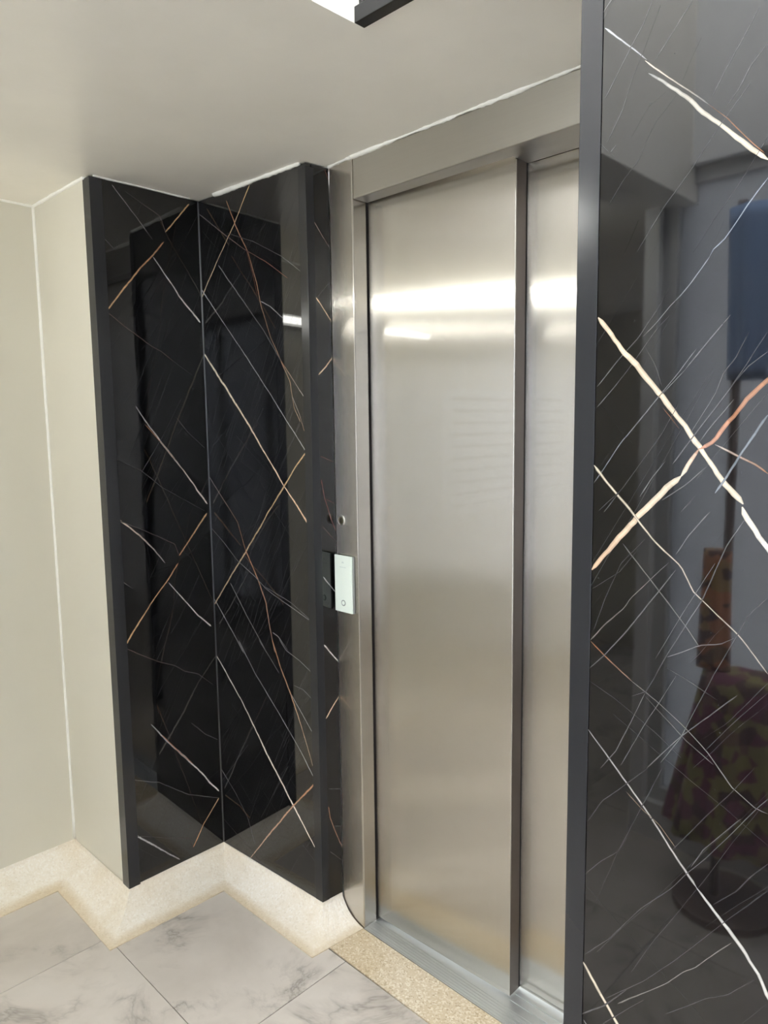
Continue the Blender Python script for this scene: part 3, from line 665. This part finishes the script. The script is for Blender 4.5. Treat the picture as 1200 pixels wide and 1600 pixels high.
# coved terrazzo skirting: quarter hollow from the wall line to the floor line, all one cast
TOP = [(V0[0], -2.9), V0, (V1[0] + 0.0005, V1[1] - 0.0005), (V2[0] + 0.0005, V2[1] - 0.0005), (V3[0] + 0.0005, V3[1] - 0.0005), (V4[0], V4[1] - 0.003)]
BOT = [(-2.333, -2.9), (-2.3315, 0.822), (-1.9425, 0.8175), (-1.9365, 1.1985), (-1.4955, 1.2035), (-1.4765, 1.388)]
cv = bmesh.new()
K = 9
rings = []
sub_t, sub_b = [], []
for i in range(len(TOP) - 1):
    n = 26
    for k in range(n):
        a = k / n
        sub_t.append((TOP[i][0] * (1 - a) + TOP[i + 1][0] * a, TOP[i][1] * (1 - a) + TOP[i + 1][1] * a))
        sub_b.append((BOT[i][0] * (1 - a) + BOT[i + 1][0] * a, BOT[i][1] * (1 - a) + BOT[i + 1][1] * a))
sub_t.append(TOP[-1])
sub_b.append(BOT[-1])
for t_, b_ in zip(sub_t, sub_b):
    ring = []
    for k in range(K + 1):
        th_ = math.pi / 2 * k / K
        h, v = (1 - math.cos(th_)) ** 0.85, (1 - math.sin(th_))
        w = RNG.uniform(-0.0006, 0.0006) if 0 < k < K else 0
        ring.append(cv.verts.new((t_[0] + (b_[0] - t_[0]) * h + w, t_[1] + (b_[1] - t_[1]) * h + w, 0.003 + (ZS - 0.003) * v + RNG.uniform(-0.0005, 0.0005))))
    ring.append(cv.verts.new((b_[0], b_[1], 0.0002)))
    ring.append(cv.verts.new((t_[0], t_[1], 0.0002)))
    rings.append(ring)
for a, b in zip(rings, rings[1:]):
    for k in range(len(a)):
        cv.faces.new((a[k], a[(k + 1) % len(a)], b[(k + 1) % len(a)], b[k]))
cv.faces.new(rings[0])
cv.faces.new(rings[-1][::-1])
bmesh.ops.recalc_face_normals(cv, faces=cv.faces)
struct(obj('baseboard_left', cv, M['cove']))


def bead(name, a, b, r, jag=0.35, n=70):
    """a run of hand-laid white filler between two points"""
    pts, rad = [], []
    f = 1.0
    for k in range(n + 1):
        t = k / n
        f += RNG.uniform(-jag, jag) * 0.6
        f = max(1 - jag, min(1 + jag, f))
        pts.append([a[i] + (b[i] - a[i]) * t for i in range(3)])
        rad.append(r * f)
    return struct(obj(name, tube(bmesh.new(), pts, rad, 6), M['plaster'], smooth=True))


e = 0.002
bead('trim_1', (V0[0], V0[1], ZS + 0.004), (V0[0], V0[1], ZC), 0.0065, 0.12, 40)
bead('trim_2', (V0[0], 0.2, ZC), (V0[0], V0[1], ZC), 0.007, 0.15)
bead('trim_3', (V0[0], V0[1], ZC), (V1[0] - 0.03, V1[1], ZC), 0.007, 0.15)
bead('trim_4', (V1[0] + e, V1[1] + 0.01, ZC), (V2[0] + e, V2[1] - 0.03, ZC), 0.0035, 0.3)
bead('trim_5', (V2[0] + 0.09, V2[1] + 0.002, ZC), (V3[0] - 0.02, V3[1] - e, ZC), 0.0085, 0.25)
bead('trim_6', (V4[0] + 0.004, V4[1] - e, ZC), (V5[0], V5[1] - e, ZC), 0.007, 0.4, 24)
bead('trim_7', (V5[0], V5[1] - e, ZC), (DX - 0.01, 1.3855, ZC), 0.0060, 0.5, 160)

# ------------------------------------------------------------------ black marble cladding
def panel(name, label, o2, ax, z0, z1, thick, veins, hair, shifts=((0, 0),)):
    """o2 + t*ax is the plan line of the face; veins are (t-coordinate, z) polylines lying in the polished face"""
    o2, ax = Vector(o2), Vector(ax)
    length = (ax - o2).length
    d = (ax - o2).normalized()
    nrm = Vector((d.y, -d.x))                      # the room side
    back = -nrm * thick
    bm = bmesh.new()
    lay = bm.loops.layers.float_color.new('vein')
    prism(bm, [tuple(o2), tuple(ax), tuple(ax + back), tuple(o2 + back)], z0, z1)
    for f in bm.faces:
        for lp in f.loops:
            lp[lay] = (0, 0, 0, 0)
    off = [0.00008]
    cyc = [0]

    def ribbon(pts, w0, w1, c0, c1, al0=1.0, al1=1.0, lift=0.00012):
        # resample, wobble, and lay a thin strip
        P = [Vector(p) for p in pts]
        dist = [0]
        for a, b in zip(P, P[1:]):
            dist.append(dist[-1] + (b - a).length)
        tot = dist[-1]
        n = max(3, int(tot / 0.007))
        edge = 0.12 if max(w0, w1) < 3 else 0.55
        res, k = [], 0
        for i in range(n + 1):
            s = tot * i / n
            while k < len(P) - 2 and dist[k + 1] < s:
                k += 1
            seg = max(1e-6, dist[k + 1] - dist[k])
            res.append(P[k].lerp(P[k + 1], (s - dist[k]) / seg))
        cyc[0] = (cyc[0] + 1) % 50
        off[0] = lift + cyc[0] * 0.0000014
        ww, prev = 1.0, None
        wob = 0.0
        for i, p in enumerate(res):
            t = i / n
            dd = (res[min(i + 1, n)] - res[max(i - 1, 0)]).normalized()
            pn = Vector((-dd.y, dd.x))
            ww = max(0.65, min(1.3, ww + RNG.uniform(-0.13, 0.13)))
            w = (w0 + (w1 - w0) * t) * 0.001 * 0.5 * ww
            if i == 0 or i == n:
                w *= 0.25
            wob = 0.75 * wob + RNG.uniform(-0.35, 0.35) * w
            p = p + pn * wob
            trio = []
            for sgn in (-1, 0, 1):
                q = p + pn * w * sgn * 1.25
                x = min(max(q.x, 0.0), length)
                z = min(max(q.y, z0), z1)
                pl = o2 + d * x + nrm * off[0]
                trio.append(bm.verts.new((pl.x, pl.y, z)))
            if prev:
                sh = RNG.uniform(0.84, 1.12)
                col = [(c0[j] + (c1[j] - c0[j]) * t) * sh for j in range(3)]
                al = al0 + (al1 - al0) * t
                for k2 in (0, 1):
                    quad = (prev[k2], prev[k2 + 1], trio[k2 + 1], trio[k2])
                    f = bm.faces.new(quad)
                    f.normal_update()
                    if f.normal.xy.dot(nrm) < 0:
                        f.normal_flip()
                    for lp in f.loops:
                        mid = lp.vert is prev[1] or lp.vert is trio[1]
                        lp[lay] = (*col, al if mid else al * edge)
            pair = trio
            prev = pair

    def inside(pts):
        return all(-0.002 <= p[0] <= length + 0.002 and z0 - 0.01 <= p[1] <= z1 + 0.01 for p in pts)

    for dx, dz in shifts:
        for pts, w, c0, c1 in veins:
            q = [(x + dx, z + dz) for x, z in pts]
            if dx == 0 and dz == 0 or any(0 < x < length and z0 < z < z1 for x, z in q):
                ribbon(q, w[0], w[1], c0, c1)
    n, slope_lo, slope_hi, lum = hair
    for _ in range(n):
        x = RNG.uniform(-0.1, length)
        z = RNG.uniform(z0, z1)
        L = RNG.uniform(0.08, 0.42)
        a = math.radians(RNG.uniform(slope_lo, slope_hi))
        if RNG.random() < 0.14:
            a = math.radians(RNG.uniform(-48, -25))
            L *= 0.6
        pts = []
        for k in range(7):
            s = L * k / 6
            pts.append((x + s * math.cos(a) + RNG.uniform(-0.002, 0.002), z + s * math.sin(a)))
        pts = [p for p in pts if 0.001 < p[0] < length - 0.001 and z0 + 0.002 < p[1] < z1 - 0.002]
        if len(pts) < 2:
            continue
        g = lum * RNG.uniform(0.35, 1.0)
        ribbon(pts, 1.0, 0.8, (g, g, g * 1.03), (g, g, g), 0.9, 0.5, 0.00004)
    return tag(obj(name, bm, M['marble']), label, 'wall panel')


def along(veins, f):
    return [([(f(a), z) for a, z in p], w, c0, c1) for p, w, c0, c1 in veins]


VA = along(VEINS_A, lambda y: y - V1[1])
VB = along(VEINS_B, lambda x: x - V2[0])
VC = along(VEINS_C, lambda y: y - V3[1] - 0.019)
VD = along(VEINS_D, lambda x: x - DX)
PZ0, PZ1 = ZS + 0.0006, ZC - 0.0035
panel('marble_panel', 'black gold-veined marble panel beside the cream wall, facing the lift side', V1, V2, PZ0, PZ1, 0.018, VA, (110, 52, 66, 0.045))
panel('marble_panel', 'wide black marble panel with crossing gold veins between inner corner and black edge profile', V2, V3, PZ0, PZ1, 0.018, VB, (330, 54, 66, 0.075))
panel('marble_panel', 'narrow strip of black veined marble next to the steel lift jamb', (V3[0] + 0.0016, V3[1] + 0.0190), (V4[0], V4[1] - 0.0005), PZ0, PZ1, 0.018, VC, (26, 50, 66, 0.04))
panel('marble_panel', 'large black marble panel on the right pier with thick cream diagonal veins', (DX, DY), (RIGHT - 0.002, DY), 0.004, ZHI - 0.004, 0.018, VD, (300, 50, 63, 0.045),
      [(0, 0)] + [(dx, dz) for dx in (0, 0.262, 0.53, 0.79, 1.05, 1.31, 1.57) for dz in (0, 1.26, -1.25) if (dx, dz) != (0, 0)])
panel('marble_panel', 'black marble return panel on the side of the right pier beside the lift', (DX, 1.375), (DX, DY + 0.019), 0.004, ZC - 0.004, 0.018, VC, (60, 50, 63, 0.03), [(0.1, 0)])


def corner_trim(name, pts_outer, z0, z1, th, label):
    """L profile: folded sheet of thickness th along the plan polyline, standing just proud of the panels"""
    a, c, b = [Vector(p) for p in pts_outer]
    d1, d2 = (a - c).normalized(), (b - c).normalized()
    inn = (d1 + d2) * th
    poly = [tuple(a), tuple(c), tuple(b), tuple(b + d1 * th), tuple(c + inn), tuple(a + d2 * th)]
    return tag(obj(name, prism(bmesh.new(), poly, z0, z1), M['trim'], bevel=0.0009, seg=2), label, 'edge profile')


P = 0.0016
corner_trim('corner_profile', [(-2.1185, V1[1] - P), (V1[0] + P, V1[1] - P), (V1[0] + P - 0.0002, V1[1] + 0.036)], ZS - 0.004, ZC - 0.004, 0.0012,
            'black corner profile between the cream wall and the left marble panel')
corner_trim('corner_profile', [(V3[0] - 0.0295, V3[1] - 0.0015 - P), (V3[0] + P, V3[1] - P), (V3[0] + P + 0.0022, V3[1] + 0.0245)], ZS + 0.0005, ZC - 0.012, 0.0012,
            'black corner profile at the outer corner left of the lift jamb')
corner_trim('corner_profile', [(DX + 0.0262, DY - P), (DX - P, DY - P), (DX - P, DY + 0.026)], 0.004, ZHI - 0.004, 0.0012,
            'wide black corner profile edging the big right-hand pier')
ic = bmesh.new()
prism(ic, [(V2[0] - 0.0005, V2[1] - 0.0035), (V2[0] + 0.0020, V2[1] - 0.0022), (V2[0] + 0.0032, V2[1] + 0.0009), (V2[0] - 0.0005, V2[1] + 0.0008)], ZS + 0.001, ZC - 0.004)
tag(obj('inner_corner_bead', ic, M['silver'], bevel=0.0008, seg=3), 'thin silver bead in the inner corner between two black marble panels', 'edge profile')

# ------------------------------------------------------------------ lift entrance
lift = thing('lift_entrance', 'brushed steel lift entrance with two sliding door leaves beside the right pier', 'elevator', (-0.98, 1.39, 0))


def lp(name, bm, mat, **kw):
    o = obj(name, bm, mat, **kw)
    o.parent = lift
    o.matrix_parent_inverse = Matrix.Translation((0.98, -1.39, 0))
    return o


XR = -0.535                                       # right jamb, hidden behind the pier
lp('jamb', prism(bmesh.new(), [(V4[0] + 0.0005, V4[1] + 0.0005), (V5[0], V5[1]), (V5[0] - 0.002, 1.4435), (V4[0] + 0.0005, 1.4435)], 0.0, ZC - 0.002), M['steel_v'], bevel=0.0036, seg=2)
lp('jamb', box(XR, DX - 0.003, 1.3855, 1.4435, 0.0, ZC - 0.002), M['steel_v'], bevel=0.0036, seg=2)
hd = prism(bmesh.new(), [(V5[0] + 0.0012, V5[1] + 0.0005), (XR - 0.001, 1.386), (XR - 0.001, 1.447), (V5[0] + 0.0012, 1.444)], ZH, ZC - 0.002)
lp('header', hd, M['steel_h'], bevel=0.0034, seg=2)
lp('header_lining', prism(bmesh.new(), [(-1.0025, 1.4485), (XR + 0.05, 1.4485), (XR + 0.05, 1.511), (-1.0025, 1.511)], ZH + 0.003, ZC - 0.03), M['steel_h'])
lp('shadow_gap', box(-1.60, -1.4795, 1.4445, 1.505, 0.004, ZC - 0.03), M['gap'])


def leaf(name, p0, p1, th, z0, z1, seam):
    p0, p1 = Vector(p0), Vector(p1)
    d = (p1 - p0).normalized()
    n = Vector((d.y, -d.x))
    bm = prism(bmesh.new(), [tuple(p0), tuple(p1), tuple(p1 - n * th), tuple(p0 - n * th)], z0, z1)
    return lp(name, bm, M['steel_v'], bevel=0.0024, seg=2)


front = leaf('door_leaf', (V6[0] - 0.0005, V6[1]), V7, 0.040, 0.0075, ZH + 0.05, True)
rear = leaf('door_leaf', (-1.045, 1.5125), (XR + 0.04, 1.5160), 0.030, 0.0075, ZH + 0.05, True)
le = obj('leaf_edge', prism(bmesh.new(), [(V7[0] - 0.001, V7[1] + 0.0022), (V7[0] + 0.0008, V7[1] + 0.0022), (V7[0] + 0.0008, V7[1] + 0.0402), (V7[0] - 0.001, V7[1] + 0.0402)], 0.009, ZH + 0.04), M['leaf_edge'])
le.parent = front
gs = obj('edge_seal', box(V7[0] - 0.006, V7[0] + 0.0005, V7[1] + 0.0402, 1.5122, 0.009, ZH + 0.04), M['gap'])
gs.parent = front

# sill: plate with fine ribs running along the opening and two guide grooves
sl = lp('sill', prism(bmesh.new(), [(V5[0] - 0.002, V5[1] - 0.0005), (XR, 1.3865), (XR, 1.56), (V5[0] - 0.002, 1.56)], -0.0028, 0.0024), M['sill'])
rb = bmesh.new()
y = 0.004
for k in range(6):
    x0, x1 = V5[0] + 0.004, XR - 0.002
    a, b = 1.3905 + y, 1.3868 + y
    prism(rb, [(x0, a), (x1, b), (x1, b + 0.0052), (x0, a + 0.0052)], 0.0020, 0.0034)
    y += 0.0088
ro = obj('sill_ribs', rb, M['sill'])
ro['kind'] = 'stuff'
ro.parent = sl
for yy in (1.462, 1.488):
    g = obj('sill_rail', box(-1.0, XR - 0.002, yy, yy + 0.012, 0.0018, 0.0050), M['sill'])
    g.parent = sl

# call plate on the jamb
YJF = 1.3935
cp = thing('call_plate', 'white lift call plate with one round button on the steel jamb', 'call button', (-1.5305, 1.39, 1.05))


def cpp(name, bm, mat, par=None, **kw):
    o = obj(name, bm, mat, par or cp, **kw)
    o.matrix_parent_inverse = Matrix.Translation((1.5305, -1.39, -1.05))
    return o


cpp('back_box', box(-1.5650, -1.4905, 1.3866, 1.3904, 0.9665, 1.1320), M['panel_grey'], bevel=0.001)
face = cpp('face_plate', box(-1.5670, -1.4940, 1.3815, 1.3866, 0.9665, 1.1335), M['panel_white'], bevel=0.0022, seg=3)
ring = bmesh.new()
lathe_y(ring, [(0.0088, 1.3820), (0.0088, 1.3806), (0.0082, 1.3803), (0.0066, 1.3803), (0.0060, 1.3810)], -1.5300, 0.9945)
cpp('button', ring, M['print_grey'])
bc = bmesh.new()
lathe_y(bc, [(0.0058, 1.3814), (0.0058, 1.3802), (0.0052, 1.3798)], -1.5300, 0.9945)
cpp('button_face', bc, M['panel_white'])
mk = bmesh.new()
for dx, dz, w, h in ((-0.003, 0.002, 0.0014, 0.004), (0.0, 0.0035, 0.0014, 0.004), (0.003, 0.002, 0.0014, 0.004)):
    box(-1.5310 + dx - w, -1.5310 + dx + w, 1.38135, 1.3815, 1.1125 + dz - h, 1.1125 + dz, mk)
for k in range(7):
    xx = -1.5440 + k * 0.0040
    box(xx, xx + 0.0026, 1.38135, 1.3815, 1.0980, 1.1004, mk)
cpp('printed_mark', mk, plain('faint_grey_print', (0.52, 0.60, 0.56), 0.5))

ky = thing('key_switch', 'small round key switch set in the steel jamb above the white plate', 'key switch', (-1.547, 1.395, 1.2325))


def kp(name, bm, mat, **kw):
    o = obj(name, bm, mat, ky, **kw)
    o.matrix_parent_inverse = Matrix.Translation((1.547, -1.395, -1.2325))
    return o


b_ = bmesh.new()
lathe_y(b_, [(0.0150, 1.3965), (0.0150, 1.3930), (0.0138, 1.3920), (0.0115, 1.3918), (0.0108, 1.3930)], -1.547, 1.2325)
kp('collar', b_, M['steel_edge'], smooth=False)
b_ = bmesh.new()
lathe_y(b_, [(0.0105, 1.3950), (0.0105, 1.3932), (0.0100, 1.3928)], -1.547, 1.2325)
kp('barrel', b_, M['brass'])
kp('key_slot', box(-1.5483, -1.5457, 1.3918, 1.3930, 1.2270, 1.2385), M['gap'])

# black steel bar along the edge of the raised ceiling
sb = thing('shutter_bar', 'glossy black steel bar along the edge of the raised ceiling at the top', 'steel bar', (-0.73, 0.956, 2.203))


def sp(name, bm, mat, par=None, **kw):
    o = obj(name, bm, mat, par or sb, **kw)
    o.matrix_parent_inverse = Matrix.Translation((0.73, -0.956, -2.203))
    return o


sp('bottom_rail', box(-0.9885, DX - 0.002, 0.9440, 0.9685, 2.2025, 2.2300), M['black_gloss'], bevel=0.0012)
pl = sp('upright_plate', box(-0.9800, DX - 0.002, 0.9480, 0.9685, 2.2300, ZHI - 0.01), M['black_gloss'])
for xx in (-0.970, -0.952):
    bb = bmesh.new()
    lathe_y(bb, [(0.0032, 0.9480), (0.0030, 0.9450), (0.0016, 0.9440)], xx, 2.237, 12)
    sp('bolt', bb, M['steel_edge'])

# ------------------------------------------------------------------ lamps (outside the frame; seen in the reflections)
def tube_lamp(a, b, wall, mat, label):
    a, b, w = Vector(a), Vector(b), Vector(wall)
    r = thing('tube_light', label, 'light', tuple((a + b) / 2))
    inv = Matrix.Translation(-(a + b) / 2)

    def part(nm, bm, m):
        o = obj(nm, bm, m, r)
        o.matrix_parent_inverse = inv
    d = (b - a).normalized()
    part('tube', tube(bmesh.new(), [a, b], 0.0145, 14), mat)
    for p in (a, b):
        s = d if p is b else -d
        part('end_cap', tube(bmesh.new(), [p - s * 0.004, p + s * 0.022], 0.0165, 14), M['lamp_body'])
    c = bmesh.new()
    lo, hi = a + w * 0.55, b + w * 0.55
    ext = Vector((abs(w.x), abs(w.y), abs(w.z))) * 0.42 + Vector((0 if w.x else 0, 0.024 if w.z else 0, 0 if w.z else 0.024)) + Vector((abs(d.x), abs(d.y), 0)) * 0.01
    p0 = Vector([min(lo[i], hi[i]) - ext[i] for i in range(3)])
    p1 = Vector([max(lo[i], hi[i]) + ext[i] for i in range(3)])
    box(p0.x, p1.x, p0.y, p1.y, p0.z, p1.z, c)
    part('housing', c, M['lamp_body'])


tube_lamp((-2.428, -0.06, 1.955), (-2.428, 0.665, 1.955), (-0.053, 0, 0), M['tube_left'], 'short tube light on the left cream wall, seen mirrored in the marble')
tube_lamp((-1.95, -0.55, ZC - 0.040), (-1.23, -0.55, ZC - 0.040), (0, 0, 0.040), M['tube_back'], 'tube light under the passage ceiling behind the viewer, mirrored in the doors')

# louvred ventilator on the left wall of the passage, behind the viewer (shows as fine lines in the doors)
lv = thing('louvre_shutter', 'white slatted ventilator on the left wall of the passage behind the viewer', 'shutter', (V0[0], -0.75, 1.35))
inv = Matrix.Translation((-V0[0], 0.75, -1.35))
bk = obj('dark_void_sheet', box(V0[0] + 0.0004, V0[0] + 0.0016, -1.21, -0.29, 1.04, 1.66), M['gap'], lv)  # dark sheet added to stand in for the unlit void between the slats
bk.matrix_parent_inverse = inv
fr = bmesh.new()
for y0, y1, z0, z1 in ((-1.25, -1.21, 1.0, 1.70), (-0.29, -0.25, 1.0, 1.70), (-1.21, -0.29, 1.0, 1.04), (-1.21, -0.29, 1.66, 1.70)):
    box(V0[0] + 0.0005, V0[0] + 0.035, y0, y1, z0, z1, fr)
o = obj('frame', fr, M['lamp_body'], lv)
o.matrix_parent_inverse = inv
first = None
for k in range(9):
    z = 1.052 + k * 0.067
    if first is None:
        s = bmesh.new()
        prof = [(0.002, 0.05), (0.007, 0.054), (0.032, 0.006), (0.028, 0.0)]
        a = [s.verts.new((V0[0] + x, -1.209, 1.052 + zz)) for x, zz in prof]
        c = [s.verts.new((V0[0] + x, -0.291, 1.052 + zz)) for x, zz in prof]
        for i in range(4):
            s.faces.new((a[i], a[(i + 1) % 4], c[(i + 1) % 4], c[i]))
        s.faces.new(a[::-1])
        s.faces.new(c)
        bmesh.ops.recalc_face_normals(s, faces=s.faces)
        first = obj('slat', s, M['lamp_body'], lv)
        first.matrix_parent_inverse = inv
    else:
        q = first.copy()
        COL.objects.link(q)
        q.location.z = k * 0.067

# draped cloth stand by the wall behind the viewer (a dim patch of colour in the right panel)
cs = thing('cloth_stand', 'tall stand hung with patterned cloth against the wall behind the viewer', 'stand', (-0.77, -0.60, 0))
inv = Matrix.Translation((0.77, 0.60, 0))


def drape(name, mat, z0, z1, r0, r1, folds, amp, cx=-0.66, cy=-0.60):
    bm = bmesh.new()
    n, m = 48, 14
    rings = []
    for j in range(m + 1):
        t = j / m
        r = r0 + (r1 - r0) * t
        rings.append([bm.verts.new((cx + r * (1 + amp * (1 - t * 0.6) * math.sin(folds * a)) * math.cos(a), cy + 0.7 * r * (1 + amp * (1 - t * 0.6) * math.sin(folds * a)) * math.sin(a), z0 + (z1 - z0) * t))
                      for a in [2 * math.pi * k / n for k in range(n)]])
    for q, w in zip(rings, rings[1:]):
        for k in range(n):
            bm.faces.new((q[k], q[(k + 1) % n], w[(k + 1) % n], w[k]))
    bm.faces.new(rings[0][::-1])
    bm.faces.new(rings[-1])
    bmesh.ops.recalc_face_normals(bm, faces=bm.faces)
    o = obj(name, bm, mat, cs, smooth=True)
    o.matrix_parent_inverse = inv
    return o


def cloth(name, c1, c2, scale):
    t = NT(name)
    vo = t.n('ShaderNodeTexVoronoi')
    vo.inputs['Scale'].default_value = scale
    t.l(t.coords(), vo.inputs['Vector'])
    sep = t.n('ShaderNodeSeparateColor')
    t.l(vo.outputs['Color'], sep.inputs[0])
    r = t.ramp([(0.35, c1), (0.5, c2), (0.7, c2), (0.8, (0.22, 0.13, 0.12))])
    t.l(sep.outputs[0], r.inputs[0])
    t.l(r.outputs[0], t.p.inputs['Base Color'])
    t.set(Roughness=0.85)
    return t.m


drape('skirt_cloth', cloth('maroon_floral_cloth', (0.34, 0.13, 0.19), (0.48, 0.42, 0.18), 26), 0.24, 0.75, 0.20, 0.11, 9, 0.16, -0.71)
drape('sash', cloth('orange_banded_cloth', (0.80, 0.36, 0.18), (0.66, 0.44, 0.20), 30), 0.755, 1.12, 0.05, 0.042, 6, 0.1, -0.80)
drape('upper_cloth', M['blue'], 1.62, 2.10, 0.05, 0.065, 5, 0.18, -0.735)
pb = bmesh.new()
tube(pb, [(-0.77, -0.60, 0.02), (-0.77, -0.60, 2.12)], 0.014, 10)
o = obj('pole', pb, M['wood'], cs)
o.matrix_parent_inverse = inv
pb = bmesh.new()
prism(pb, [(-0.74 + 0.15 * math.cos(a), -0.60 + 0.15 * math.sin(a)) for a in [2 * math.pi * k / 24 for k in range(24)]], 0.0, 0.025)
o = obj('base', pb, M['wood'], cs)
o.matrix_parent_inverse = inv
